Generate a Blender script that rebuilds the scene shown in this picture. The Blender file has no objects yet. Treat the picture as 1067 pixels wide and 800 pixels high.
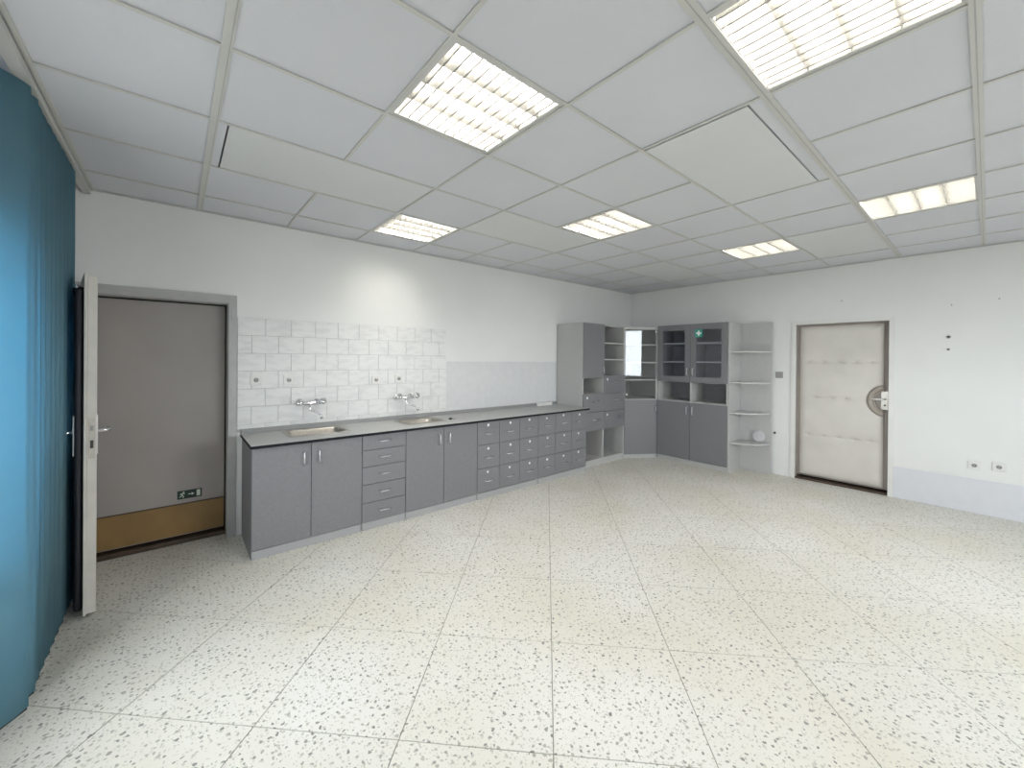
import bpy, bmesh, math, random
from mathutils import Vector, Matrix

random.seed(7)
SC = bpy.context.scene
COL = SC.collection

# ------------------------------------------------------------------ camera
CAM_POS = Vector((-6.1005, -4.0312, 1.4977))
YAW, PITCH, ROLL = -0.6992, -0.0035, 0.0087
F_PX, PY = 416.93, 375.155
fw = Vector((-math.sin(YAW) * math.cos(PITCH), math.cos(YAW) * math.cos(PITCH), math.sin(PITCH)))
rt = Vector((math.cos(YAW), math.sin(YAW), 0))
up = rt.cross(fw)
r2 = rt * math.cos(ROLL) + up * math.sin(ROLL)
u2 = -rt * math.sin(ROLL) + up * math.cos(ROLL)
cd = bpy.data.cameras.new('camera')
cam = bpy.data.objects.new('camera', cd)
COL.objects.link(cam)
cam.matrix_world = Matrix((
    (r2.x, u2.x, -fw.x, CAM_POS.x), (r2.y, u2.y, -fw.y, CAM_POS.y), (r2.z, u2.z, -fw.z, CAM_POS.z), (0, 0, 0, 1)))
cd.sensor_fit = 'HORIZONTAL'
cd.sensor_width = 36.0
cd.lens = F_PX / 1067 * 36.0
cd.shift_y = -(400 - PY) / 1067
cd.clip_start = 0.02
SC.camera = cam

# ------------------------------------------------------------------ world, exposure
SKY_STRENGTH = 11.0
LAMP_POWER = 14.0
w = bpy.data.worlds.new('sky')
SC.world = w
w.use_nodes = True
bg = w.node_tree.nodes['Background']
bg.inputs['Color'].default_value = (0.935, 0.96, 1.0, 1)      # even overcast sky
bg.inputs['Strength'].default_value = SKY_STRENGTH
vs = SC.view_settings
vs.view_transform = 'Standard'
vs.look = 'None'
vs.gamma = 1.0
vs.use_curve_mapping = False
vs.exposure = 0.15

# room: wall_back is y = 0, wall_right is x = 0
H = 2.646
XW = -6.80          # window wall
YF = -6.40          # wall behind the camera, with the big window
GX, GY, GP = -5.346, -2.795, 0.6


def portal(name, loc, rot, sx, sy):
    ld = bpy.data.lights.new(name, 'AREA')
    ld.shape = 'RECTANGLE'
    ld.size, ld.size_y = sx, sy
    ld.cycles.is_portal = True
    o = bpy.data.objects.new(name, ld)
    COL.objects.link(o)
    o.location = loc
    o.rotation_euler = rot
    return o


# windows: (wall_front) x range / (wall_left) y range
WF = [(-4.20, -2.76), (-2.68, -1.33)]
WFZ = (0.97, 2.42)
WL = [(-2.55, -1.42), (-6.0, -4.85)]
WLZ = (0.60, 2.15)

# ------------------------------------------------------------------ materials
def mat(name, color, rough=0.5, metal=0.0, spec=0.5, noise=0.0, nscale=8.0, bump=0.0, bscale=60.0, trans=None):
    m = bpy.data.materials.new(name)
    m.use_nodes = True
    nt = m.node_tree
    b = nt.nodes['Principled BSDF']
    b.inputs['Roughness'].default_value = rough
    b.inputs['Metallic'].default_value = metal
    b.inputs['Specular IOR Level'].default_value = spec
    c = (*color, 1)
    b.inputs['Base Color'].default_value = c
    g = nt.nodes.new('ShaderNodeNewGeometry')
    if noise > 0:
        n = nt.nodes.new('ShaderNodeTexNoise')
        n.inputs['Scale'].default_value = nscale
        n.inputs['Detail'].default_value = 5
        nt.links.new(g.outputs['Position'], n.inputs['Vector'])
        r = nt.nodes.new('ShaderNodeValToRGB')
        r.color_ramp.elements[0].position = 0.3
        r.color_ramp.elements[1].position = 0.7
        r.color_ramp.elements[0].color = (*[x * (1 - noise) for x in color], 1)
        r.color_ramp.elements[1].color = (*[min(1, x * (1 + noise)) for x in color], 1)
        nt.links.new(n.outputs['Fac'], r.inputs['Fac'])
        nt.links.new(r.outputs['Color'], b.inputs['Base Color'])
    if bump > 0:
        n2 = nt.nodes.new('ShaderNodeTexNoise')
        n2.inputs['Scale'].default_value = bscale
        n2.inputs['Detail'].default_value = 3
        nt.links.new(g.outputs['Position'], n2.inputs['Vector'])
        bp = nt.nodes.new('ShaderNodeBump')
        bp.inputs['Strength'].default_value = bump
        bp.inputs['Distance'].default_value = 0.004
        nt.links.new(n2.outputs['Fac'], bp.inputs['Height'])
        nt.links.new(bp.outputs['Normal'], b.inputs['Normal'])
    return m


def emis(name, color, s):
    m = bpy.data.materials.new(name)
    m.use_nodes = True
    b = m.node_tree.nodes['Principled BSDF']
    b.inputs['Base Color'].default_value = (0.9, 0.9, 0.9, 1)
    b.inputs['Emission Color'].default_value = (*color, 1)
    b.inputs['Emission Strength'].default_value = s
    return m


def glass_mat(name, tint=(1, 1, 1), refl=1.0, rough=0.02):
    """thin pane: clear transmission mixed with a Fresnel mirror"""
    m = bpy.data.materials.new(name)
    m.use_nodes = True
    nt = m.node_tree
    nt.nodes.clear()
    out = nt.nodes.new('ShaderNodeOutputMaterial')
    mx = nt.nodes.new('ShaderNodeMixShader')
    tr = nt.nodes.new('ShaderNodeBsdfTransparent')
    tr.inputs['Color'].default_value = (*tint, 1)
    gl = nt.nodes.new('ShaderNodeBsdfGlossy')
    gl.inputs['Roughness'].default_value = rough
    fr = nt.nodes.new('ShaderNodeFresnel')
    # both faces of the pane reflect alike: inside the node inverts the index, so hand it the inverse there
    ge = nt.nodes.new('ShaderNodeNewGeometry')
    io = nt.nodes.new('ShaderNodeMapRange')
    io.inputs['To Min'].default_value = 1.5
    io.inputs['To Max'].default_value = 1 / 1.5
    nt.links.new(ge.outputs['Backfacing'], io.inputs['Value'])
    nt.links.new(io.outputs[0], fr.inputs['IOR'])
    mu = nt.nodes.new('ShaderNodeMath')
    mu.operation = 'MULTIPLY'
    mu.inputs[1].default_value = refl
    nt.links.new(fr.outputs[0], mu.inputs[0])
    nt.links.new(mu.outputs[0], mx.inputs[0])
    nt.links.new(tr.outputs[0], mx.inputs[1])
    nt.links.new(gl.outputs[0], mx.inputs[2])
    nt.links.new(mx.outputs[0], out.inputs[0])
    return m


def terrazzo():
    m = bpy.data.materials.new('terrazzo')
    m.use_nodes = True
    nt = m.node_tree
    N, L = nt.nodes, nt.links
    b = N['Principled BSDF']
    b.inputs['Roughness'].default_value = 0.42
    b.inputs['Specular IOR Level'].default_value = 0.35
    g = N.new('ShaderNodeNewGeometry')
    oi = N.new('ShaderNodeObjectInfo')
    # every slab is cut from another block: shift the pattern by slab
    sh = N.new('ShaderNodeVectorMath')
    sh.operation = 'MULTIPLY_ADD'
    cmb = N.new('ShaderNodeCombineXYZ')
    for k in range(3):
        L.new(oi.outputs['Random'], cmb.inputs[k])
    sh.inputs[1].default_value = (37.0, 91.0, 0)
    L.new(cmb.outputs[0], sh.inputs[0])
    L.new(g.outputs['Position'], sh.inputs[2])
    # wobble so that chips are irregular
    wn = N.new('ShaderNodeTexNoise')
    wn.inputs['Scale'].default_value = 45
    wn.inputs['Detail'].default_value = 2
    L.new(sh.outputs[0], wn.inputs['Vector'])
    wob = N.new('ShaderNodeVectorMath')
    wob.operation = 'MULTIPLY_ADD'
    wob.inputs[1].default_value = (0.022, 0.022, 0)
    L.new(wn.outputs['Color'], wob.inputs[0])
    L.new(sh.outputs[0], wob.inputs[2])

    def layer(scale, thresh, r0, r1):
        v = N.new('ShaderNodeTexVoronoi')
        v.voronoi_dimensions = '2D'
        v.inputs['Scale'].default_value = scale
        L.new(wob.outputs[0], v.inputs['Vector'])
        s = N.new('ShaderNodeSeparateColor')
        L.new(v.outputs['Color'], s.inputs[0])
        # radius by cell
        mr = N.new('ShaderNodeMapRange')
        mr.inputs['From Min'].default_value = thresh
        mr.inputs['From Max'].default_value = 1
        mr.inputs['To Min'].default_value = r0
        mr.inputs['To Max'].default_value = r1
        L.new(s.outputs[0], mr.inputs['Value'])
        has = N.new('ShaderNodeMath')
        has.operation = 'GREATER_THAN'
        has.inputs[1].default_value = thresh
        L.new(s.outputs[0], has.inputs[0])
        d = N.new('ShaderNodeMath')
        d.operation = 'LESS_THAN'
        L.new(v.outputs['Distance'], d.inputs[0])
        L.new(mr.outputs[0], d.inputs[1])
        mul = N.new('ShaderNodeMath')
        mul.operation = 'MULTIPLY'
        L.new(has.outputs[0], mul.inputs[0])
        L.new(d.outputs[0], mul.inputs[1])
        return mul, s

    m1, s1 = layer(36, 0.30, 0.12, 0.27)
    m2, s2 = layer(75, 0.45, 0.14, 0.36)
    base = N.new('ShaderNodeTexNoise')
    base.inputs['Scale'].default_value = 1.1
    base.inputs['Detail'].default_value = 4
    L.new(g.outputs['Position'], base.inputs['Vector'])
    rb = N.new('ShaderNodeValToRGB')
    rb.color_ramp.elements[0].color = (0.68, 0.65, 0.565, 1)
    rb.color_ramp.elements[1].color = (0.75, 0.735, 0.70, 1)
    rb.color_ramp.elements[0].position = 0.35
    rb.color_ramp.elements[1].position = 0.65
    L.new(base.outputs['Fac'], rb.inputs['Fac'])
    c2 = N.new('ShaderNodeMix')
    c2.data_type = 'RGBA'
    L.new(m2.outputs[0], c2.inputs['Factor'])
    L.new(rb.outputs['Color'], c2.inputs['A'])
    r2_ = N.new('ShaderNodeValToRGB')
    r2_.color_ramp.elements[0].color = (0.46, 0.45, 0.40, 1)
    r2_.color_ramp.elements[1].color = (0.66, 0.64, 0.58, 1)
    L.new(s2.outputs[1], r2_.inputs['Fac'])
    L.new(r2_.outputs['Color'], c2.inputs['B'])
    c1 = N.new('ShaderNodeMix')
    c1.data_type = 'RGBA'
    L.new(m1.outputs[0], c1.inputs['Factor'])
    L.new(c2.outputs['Result'], c1.inputs['A'])
    r1_ = N.new('ShaderNodeValToRGB')
    r1_.color_ramp.elements[0].color = (0.22, 0.22, 0.205, 1)
    r1_.color_ramp.elements[1].color = (0.56, 0.54, 0.47, 1)
    L.new(s1.outputs[1], r1_.inputs['Fac'])
    L.new(r1_.outputs['Color'], c1.inputs['B'])
    L.new(c1.outputs['Result'], b.inputs['Base Color'])
    return m


def marble_tile():
    m = bpy.data.materials.new('wall_tile_glaze')
    m.use_nodes = True
    nt = m.node_tree
    N, L = nt.nodes, nt.links
    b = N['Principled BSDF']
    b.inputs['Roughness'].default_value = 0.42
    b.inputs['Specular IOR Level'].default_value = 0.25
    tc = N.new('ShaderNodeTexCoord')
    oi = N.new('ShaderNodeObjectInfo')
    mp = N.new('ShaderNodeMapping')
    mp.inputs['Rotation'].default_value = (0, math.radians(-40), 0)
    mp.inputs['Scale'].default_value = (9, 9, 26)
    L.new(tc.outputs['Object'], mp.inputs['Vector'])
    ad = N.new('ShaderNodeVectorMath')
    L.new(mp.outputs[0], ad.inputs[0])
    sc = N.new('ShaderNodeMath')
    sc.operation = 'MULTIPLY'
    sc.inputs[1].default_value = 40
    L.new(oi.outputs['Random'], sc.inputs[0])
    L.new(sc.outputs[0], ad.inputs[1])
    n = N.new('ShaderNodeTexNoise')
    n.inputs['Scale'].default_value = 1.0
    n.inputs['Detail'].default_value = 4
    L.new(ad.outputs[0], n.inputs['Vector'])
    r = N.new('ShaderNodeValToRGB')
    r.color_ramp.elements[0].position = 0.36
    r.color_ramp.elements[0].color = (0.72, 0.72, 0.715, 1)
    r.color_ramp.elements[1].position = 0.55
    r.color_ramp.elements[1].color = (0.79, 0.79, 0.78, 1)
    L.new(n.outputs['Fac'], r.inputs['Fac'])
    L.new(r.outputs['Color'], b.inputs['Base Color'])
    return m


def slat_mat():
    m = bpy.data.materials.new('blue_blind_fabric')
    m.use_nodes = True
    nt = m.node_tree
    nt.nodes.clear()
    out = nt.nodes.new('ShaderNodeOutputMaterial')
    mx = nt.nodes.new('ShaderNodeMixShader')
    mx.inputs[0].default_value = 0.5
    d = nt.nodes.new('ShaderNodeBsdfDiffuse')
    t = nt.nodes.new('ShaderNodeBsdfTranslucent')
    g = nt.nodes.new('ShaderNodeNewGeometry')
    n = nt.nodes.new('ShaderNodeTexNoise')
    n.inputs['Scale'].default_value = 220
    nt.links.new(g.outputs['Position'], n.inputs['Vector'])
    r = nt.nodes.new('ShaderNodeValToRGB')
    r.color_ramp.elements[0].color = (0.24, 0.38, 0.41, 1)
    r.color_ramp.elements[1].color = (0.28, 0.44, 0.47, 1)
    nt.links.new(n.outputs['Fac'], r.inputs['Fac'])
    nt.links.new(r.outputs['Color'], d.inputs['Color'])
    t.inputs['Color'].default_value = (0.24, 0.62, 0.84, 1)
    nt.links.new(d.outputs[0], mx.inputs[1])
    nt.links.new(t.outputs[0], mx.inputs[2])
    nt.links.new(mx.outputs[0], out.inputs[0])
    return m


M = dict(
    wall=mat('white_wall_paint', (0.80, 0.80, 0.785), 0.85, noise=0.025, nscale=1.3, bump=0.12, bscale=90),
    slab=mat('ceiling_slab', (0.5, 0.5, 0.5), 0.9, noise=0.03),
    ctile=mat('ceiling_tile', (0.70, 0.71, 0.75), 0.9, noise=0.02, nscale=2.0, bump=0.25, bscale=240),
    ctile2=mat('ceiling_tile_replaced', (0.725, 0.735, 0.74), 0.9, noise=0.015, nscale=2.0, bump=0.15, bscale=240),
    crail=mat('ceiling_rail', (0.62, 0.615, 0.59), 0.5, noise=0.02),
    terrazzo=terrazzo(),
    grout=mat('floor_joint', (0.30, 0.285, 0.25), 0.9, noise=0.2, nscale=30),
    wtile=marble_tile(),
    wgrout=mat('tile_joint', (0.50, 0.50, 0.48), 0.9, noise=0.05),
    panel=mat('splash_panel', (0.69, 0.69, 0.695), 0.5, noise=0.03, nscale=14),
    dado=mat('dado_panel', (0.70, 0.705, 0.74), 0.5, noise=0.02),
    front=mat('grey_front', (0.205, 0.203, 0.214), 0.45, noise=0.06, nscale=70),
    carcass=mat('light_grey_carcass', (0.50, 0.495, 0.485), 0.5, noise=0.03, nscale=30),
    plinth=mat('plinth_grey', (0.38, 0.38, 0.385), 0.45, noise=0.03),
    top=mat('worktop_laminate', (0.46, 0.46, 0.455), 0.38, noise=0.08, nscale=120),
    upst=mat('upstand_laminate', (0.30, 0.30, 0.295), 0.4, noise=0.08, nscale=120),
    black=mat('black_edge', (0.010, 0.010, 0.014), 0.6, spec=0.2, noise=0.1),
    steel=mat('brushed_steel', (0.44, 0.415, 0.38), 0.30, metal=1.0, noise=0.08, nscale=40),
    chrome=mat('chrome', (0.82, 0.82, 0.84), 0.13, metal=1.0, noise=0.02),
    handle=mat('satin_handle', (0.72, 0.72, 0.74), 0.28, metal=1.0, noise=0.03),
    sticker=mat('white_sticker', (0.88, 0.88, 0.86), 0.6, noise=0.02),
    plastic=mat('white_plastic', (0.76, 0.75, 0.72), 0.35, noise=0.02),
    lidgrey=mat('pale_grey_plastic', (0.60, 0.60, 0.61), 0.45, noise=0.02),
    greypl=mat('grey_plastic', (0.30, 0.29, 0.28), 0.4, noise=0.04),
    hole=mat('socket_hole', (0.03, 0.03, 0.03), 0.6, noise=0.1),
    sframe=mat('grey_frame_paint', (0.44, 0.435, 0.43), 0.4, noise=0.06, nscale=12),
    wframe=mat('white_frame_paint', (0.78, 0.77, 0.75), 0.4, noise=0.02),
    taupe=mat('taupe_leaf', (0.36, 0.32, 0.29), 0.5, noise=0.06),
    cream=mat('cream_leatherette', (0.665, 0.63, 0.585), 0.42, noise=0.05, nscale=4, bump=0.12, bscale=160),
    tuft=mat('tuft_shade', (0.50, 0.455, 0.405), 0.5, noise=0.05),
    rim=mat('taupe_leatherette', (0.38, 0.33, 0.285), 0.42, noise=0.06),
    leafpaint=mat('cream_door_paint', (0.66, 0.62, 0.57), 0.4, noise=0.05, nscale=10),
    darkpad=mat('black_padding', (0.016, 0.016, 0.022), 0.5, noise=0.2, nscale=10),
    outerleaf=mat('grey_brown_leaf', (0.35, 0.32, 0.30), 0.5, noise=0.05, nscale=2.5),
    kick=mat('ochre_kick_plate', (0.26, 0.155, 0.055), 0.45, noise=0.16, nscale=5),
    brown=mat('brown_threshold', (0.07, 0.045, 0.03), 0.5, noise=0.25, nscale=14),
    darkgap=mat('dark_gap', (0.02, 0.02, 0.02), 0.9, noise=0.1),
    slat=slat_mat(),
    railw=mat('pelmet_grey', (0.55, 0.545, 0.52), 0.4, noise=0.03),
    glass=glass_mat('cabinet_glass', (0.96, 0.97, 0.97), 1.6),
    glass2=glass_mat('glazed_door_glass', (0.90, 0.91, 0.95), 0.9),
    wglass=glass_mat('window_glass', (0.96, 0.98, 0.98), 1.0),
    green=mat('sign_green', (0.02, 0.22, 0.13), 0.4, noise=0.05),
    aid=mat('first_aid_teal', (0.05, 0.36, 0.28), 0.4, noise=0.04),
    exitblk=mat('exit_sign_dark', (0.012, 0.03, 0.024), 0.4, noise=0.1),
    lumi=mat('sign_pale', (0.62, 0.70, 0.60), 0.5, noise=0.05),
    blade=mat('louvre_aluminium', (0.29, 0.285, 0.265), 0.45, noise=0.02),
    lwhite=mat('louvre_white', (0.66, 0.655, 0.63), 0.4, noise=0.01),
    tube=emis('fluorescent_tube', (1.0, 0.96, 0.88), 12.0),
    earth=mat('unseen_ground', (0.20, 0.195, 0.18), 0.9, noise=0.15, nscale=0.8),
    rubber=mat('dark_rubber', (0.03, 0.03, 0.03), 0.6, noise=0.15),
    screw=mat('dark_screw', (0.05, 0.05, 0.05), 0.5, noise=0.1),
)


# ------------------------------------------------------------------ mesh helpers
class MB:
    def __init__(self):
        self.bm = bmesh.new()

    def box(self, lo, hi, bev=0.0, seg=1):
        lo, hi = [min(a, b) for a, b in zip(lo, hi)], [max(a, b) for a, b in zip(lo, hi)]
        x0, y0, z0 = lo
        x1, y1, z1 = hi
        vs_ = [self.bm.verts.new(p) for p in ((x0, y0, z0), (x1, y0, z0), (x1, y1, z0), (x0, y1, z0),
                                              (x0, y0, z1), (x1, y0, z1), (x1, y1, z1), (x0, y1, z1))]
        fs = [self.bm.faces.new([vs_[i] for i in q]) for q in
              ((3, 2, 1, 0), (4, 5, 6, 7), (0, 1, 5, 4), (1, 2, 6, 5), (2, 3, 7, 6), (3, 0, 4, 7))]
        if bev:
            es = set()
            for f in fs:
                es.update(f.edges)
            bmesh.ops.bevel(self.bm, geom=list(es), offset=bev, segments=seg, affect='EDGES', profile=0.5)
        return self

    def prism(self, pts, z0, z1):
        """vertical prism over a counter-clockwise polygon"""
        lo = [self.bm.verts.new((x, y, z0)) for x, y in pts]
        hi = [self.bm.verts.new((x, y, z1)) for x, y in pts]
        self.bm.faces.new(lo[::-1])
        self.bm.faces.new(hi)
        n = len(pts)
        for i in range(n):
            self.bm.faces.new([lo[i], lo[(i + 1) % n], hi[(i + 1) % n], hi[i]])
        return self

    def tube(self, pts, r, seg=10, cap=True):
        pts = [Vector(p) for p in pts]
        rr = r if isinstance(r, (list, tuple)) else [r] * len(pts)
        rings = []
        prev = None
        for i, p in enumerate(pts):
            a = pts[max(i - 1, 0)]
            c = pts[min(i + 1, len(pts) - 1)]
            t = (c - a).normalized()
            if prev is None:
                n = t.orthogonal().normalized()
            else:
                n = (prev - t * prev.dot(t)).normalized()
            prev = n
            b = t.cross(n)
            rings.append([self.bm.verts.new(p + (n * math.cos(2 * math.pi * k / seg) + b * math.sin(2 * math.pi * k / seg)) * rr[i])
                          for k in range(seg)])
        for i in range(len(rings) - 1):
            for k in range(seg):
                f = self.bm.faces.new([rings[i][k], rings[i][(k + 1) % seg], rings[i + 1][(k + 1) % seg], rings[i + 1][k]])
                f.smooth = True
        if cap:
            self.bm.faces.new(rings[0][::-1])
            self.bm.faces.new(rings[-1])
        return self

    def cyl(self, a, b, r, seg=16):
        return self.tube([a, b], r, seg)

    def sphere(self, c, r, sx=1, sy=1, sz=1, u=14, v=9):
        bmesh.ops.create_uvsphere(self.bm, u_segments=u, v_segments=v, radius=r,
                                  matrix=Matrix.Translation(c) @ Matrix.Diagonal((sx, sy, sz, 1)))
        return self

    def xf(self, mtx):
        bmesh.ops.transform(self.bm, matrix=mtx, verts=self.bm.verts)
        return self

    def build(self, name, material, parent=None, smooth=False, loc=None, rotz=0.0):
        bmesh.ops.recalc_face_normals(self.bm, faces=self.bm.faces)
        me = bpy.data.meshes.new(name)
        if smooth:
            for f in self.bm.faces:
                f.smooth = True
        self.bm.to_mesh(me)
        self.bm.free()
        return link(name, me, material, parent, loc, rotz)


def link(name, me, material=None, parent=None, loc=None, rotz=0.0):
    if isinstance(material, str):
        material = M[material]
    if material and not me.materials:
        me.materials.append(material)
    o = bpy.data.objects.new(name, me)
    COL.objects.link(o)
    if parent:
        o.parent = parent
    if loc is not None:
        o.location = loc
    if rotz:
        o.rotation_euler.z = rotz
    return o


def box(name, material, lo, hi, parent=None, bev=0.0, seg=1):
    """box stored around its own centre; parents are unrotated empties, or objects at a location"""
    c = [(a + b) / 2 for a, b in zip(lo, hi)]
    off = world_loc(parent) if parent else Vector((0, 0, 0))
    b = MB().box([a - k for a, k in zip(lo, c)], [a - k for a, k in zip(hi, c)], bev, seg)
    return b.build(name, material, parent, loc=Vector(c) - off)


def world_loc(o):
    v = Vector((0, 0, 0))
    while o:
        v += o.location
        o = o.parent
    return v


def build_at(mb, name, material, parent, smooth=False):
    """mesh given in world coordinates, hung under an unrotated parent"""
    off = world_loc(parent) if parent else Vector((0, 0, 0))
    mb.xf(Matrix.Translation(-off))
    return mb.build(name, material, parent, smooth)


def thing(name, label, cat, loc, group=None):
    o = bpy.data.objects.new(name, None)
    o.empty_display_size = 0.1
    COL.objects.link(o)
    o.location = loc
    return tag(o, label, cat, group)


def tag(o, label, cat, group=None):
    o['label'] = label
    o['category'] = cat
    if group:
        o['group'] = group
    return o


def struct(o, label, cat):
    o['kind'] = 'structure'
    return tag(o, label, cat)


def wall_boxes(lo, hi, holes, axis, t0, t1):
    """boxes of a wall along `axis` (0 or 1) between t0 and t1, with rectangular holes (a0, a1, z0, z1)"""
    mb = MB()
    cuts = sorted(set([lo, hi] + [h[0] for h in holes] + [h[1] for h in holes]))
    for a, b in zip(cuts[:-1], cuts[1:]):
        mid = (a + b) / 2
        hs = [h for h in holes if h[0] < mid < h[1]]
        zs = [(0.0, H + 0.12)]
        for h in hs:
            nz = []
            for z0, z1 in zs:
                if h[2] > z0:
                    nz.append((z0, min(h[2], z1)))
                if h[3] < z1:
                    nz.append((max(h[3], z0), z1))
            zs = nz
        for z0, z1 in zs:
            if axis == 0:
                mb.box((a, t0, z0), (b, t1, z1))
            else:
                mb.box((t0, a, z0), (t1, b, z1))
    return mb


# ------------------------------------------------------------------ room shell
DA = (-6.585, -5.766, 1.934)     # clear opening of the left door
DB = (-3.321, -2.442, 1.964)     # clear opening of the padded door (y range)
FT = 0.055

wall_back = struct(wall_boxes(XW - 0.2, 0.2, [(DA[0] - 0.002, DA[1] + 0.002, 0, DA[2] + 0.002)], 0, 0.0, 0.20)
                   .build('wall_back', 'wall'), 'long white painted wall behind the worktop and sinks', 'wall')
wall_right = struct(wall_boxes(YF, 0.0, [(DB[0] - 0.002, DB[1] + 0.002, 0, DB[2] + 0.002)], 1, 0.0, 0.20)
                    .build('wall_right', 'wall'), 'white painted wall with the cream padded door', 'wall')
wall_left = struct(wall_boxes(YF, 0.0, [(a, b, WLZ[0], WLZ[1]) for a, b in WL], 1, XW - 0.2, XW)
                   .build('wall_left', 'wall'), 'window wall hidden behind the blue vertical blinds', 'wall')
wall_front = struct(wall_boxes(XW - 0.2, 0.2, [(a, b, WFZ[0], WFZ[1]) for a, b in WF], 0, YF - 0.2, YF)
                    .build('wall_front', 'wall'), 'white wall with two windows facing the worktop', 'wall')

ceiling = struct(box('ceiling', 'slab', (XW - 0.2, YF - 0.2, H + 0.12), (0.2, 0.2, H + 0.24)),
                 'suspended ceiling of square grey white tiles with recessed lamps', 'ceiling')
floor = struct(box('floor', 'grout', (XW - 0.2, YF - 0.2, -0.12), (0.2, 0.25, -0.003)),
               'pale speckled terrazzo floor laid in diagonal slabs', 'floor')

ground = struct(box('ground', 'earth', (-40, -40, -0.62), (40, 40, -0.50)), 'unseen ground plane added outside to cut light from below', 'ground')  # unseen, added so less light comes up through the windows onto the ceiling

# unseen dark panels added behind both doors (so nothing shines through the gaps)
struct(box('light_block_doorway', 'darkgap', (DA[0] - 0.1, 0.201, 0), (DA[1] + 0.1, 0.25, 2.1)),
       'unseen dark panel added behind the open doorway to block light', 'wall')
struct(box('light_block_padded_door', 'darkgap', (0.201, DB[0] - 0.1, 0), (0.25, DB[1] + 0.1, 2.1)),
       'unseen dark panel added behind the cream padded door to block light', 'wall')


# ---- floor slabs, laid at 45 degrees
def clip(poly, rect):
    x0, x1, y0, y1 = rect
    for ax, s, v in ((0, 1, x0), (0, -1, x1), (1, 1, y0), (1, -1, y1)):
        out = []
        for i in range(len(poly)):
            a, b = poly[i], poly[(i + 1) % len(poly)]
            da, db = s * (a[ax] - v), s * (b[ax] - v)
            if da >= 0:
                out.append(a)
            if (da >= 0) != (db >= 0):
                t = da / (da - db)
                out.append((a[0] + (b[0] - a[0]) * t, a[1] + (b[1] - a[1]) * t))
        poly = out
        if len(poly) < 3:
            return []
    return poly


FP, U0, V0 = 0.604, -5.040, 0.2157
q = math.sqrt(0.5)
full = None
gap = 0.0022
for a in range(-12, 16):
    for b in range(-14, 14):
        u0, u1, v0, v1 = U0 + FP * a + gap, U0 + FP * (a + 1) - gap, V0 + FP * b + gap, V0 + FP * (b + 1) - gap
        pts = [((u - v) * q, (u + v) * q) for u, v in ((u0, v0), (u1, v0), (u1, v1), (u0, v1))]
        cp = clip(pts, (XW, 0.0, YF, 0.0))
        if len(cp) < 3:
            # slabs in the doorway
            continue
        ar = abs(sum(cp[i][0] * cp[(i + 1) % len(cp)][1] - cp[(i + 1) % len(cp)][0] * cp[i][1] for i in range(len(cp)))) / 2
        if ar < 2e-4:
            continue
        c = (sum(p[0] for p in cp) / len(cp), sum(p[1] for p in cp) / len(cp))
        off = Vector((c[0], c[1], 0)) - floor.location
        if len(cp) == 4 and ar > 0.355:
            if full is None:
                mb = MB().prism([(p[0] - c[0], p[1] - c[1]) for p in cp], -0.02, 0.0)
                o = mb.build('floor_tile', 'terrazzo', floor, loc=off)
                full = o.data
            else:
                link('floor_tile', full, None, floor, off)
        else:
            MB().prism([(p[0] - c[0], p[1] - c[1]) for p in cp], -0.02, 0.0).build('floor_tile', 'terrazzo', floor, loc=off)
build_at(MB().box((DA[0], 0.001, -0.02), (DA[1], 0.10, 0.0)), 'floor_tile', 'terrazzo', floor)

# ---- suspended ceiling
LAMPS = [(0, 0), (1, 3), (3, 1), (6, 0), (5, -2), (1, -2)]
LONG = [(-1, 2), (2, 2), (2, -1), (6, -1), (6, 2)]
tmesh = {}


def ctile(x0, x1, y0, y1, material='ctile', dz=0.0):
    x0, x1, y0, y1 = max(x0, XW), min(x1, 0), max(y0, YF), min(y1, 0)
    if x1 - x0 < 0.03 or y1 - y0 < 0.03:
        return
    g = 0.003
    sx, sy = round(x1 - x0 - 2 * g, 4), round(y1 - y0 - 2 * g, 4)
    key = (sx, sy, material)
    loc = Vector(((x0 + x1) / 2, (y0 + y1) / 2, H + 0.017 + dz)) - ceiling.location
    if key not in tmesh:
        o = MB().box((-sx / 2, -sy / 2, -0.009), (sx / 2, sy / 2, 0.009)).build('ceiling_tile', material, ceiling, loc=loc)
        tmesh[key] = o.data
    else:
        o = link('ceiling_tile', tmesh[key], None, ceiling, loc)
    o.rotation_euler = (random.uniform(-.0012, .0012), random.uniform(-.0012, .0012), 0)


skip = set(LAMPS)
for (i, j) in LONG:
    skip.add((i, j))
    skip.add((i + 1, j))
    if (i, j) == (2, -1):      # replaced plate, a filler strip beside it
        ctile(GX + GP * i + 0.03, GX + GP * (i + 2), GY + GP * j + 0.075, GY + GP * (j + 1), 'ctile2')
        ctile(GX + GP * i, GX + GP * (i + 2), GY + GP * j, GY + GP * j + 0.072)
    elif (i, j) == (-1, 2):
        ctile(GX + GP * i + 0.045, GX + GP * (i + 2), GY + GP * j, GY + GP * (j + 1), 'ctile2')
        ctile(GX + GP * i, GX + GP * i + 0.042, GY + GP * j, GY + GP * (j + 1))
    else:
        ctile(GX + GP * i, GX + GP * (i + 2), GY + GP * j, GY + GP * (j + 1), 'ctile2')
for i in range(-3, 9):
    for j in range(-7, 5):
        if (i, j) not in skip:
            ctile(GX + GP * i, GX + GP * (i + 1), GY + GP * j, GY + GP * (j + 1))

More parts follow.
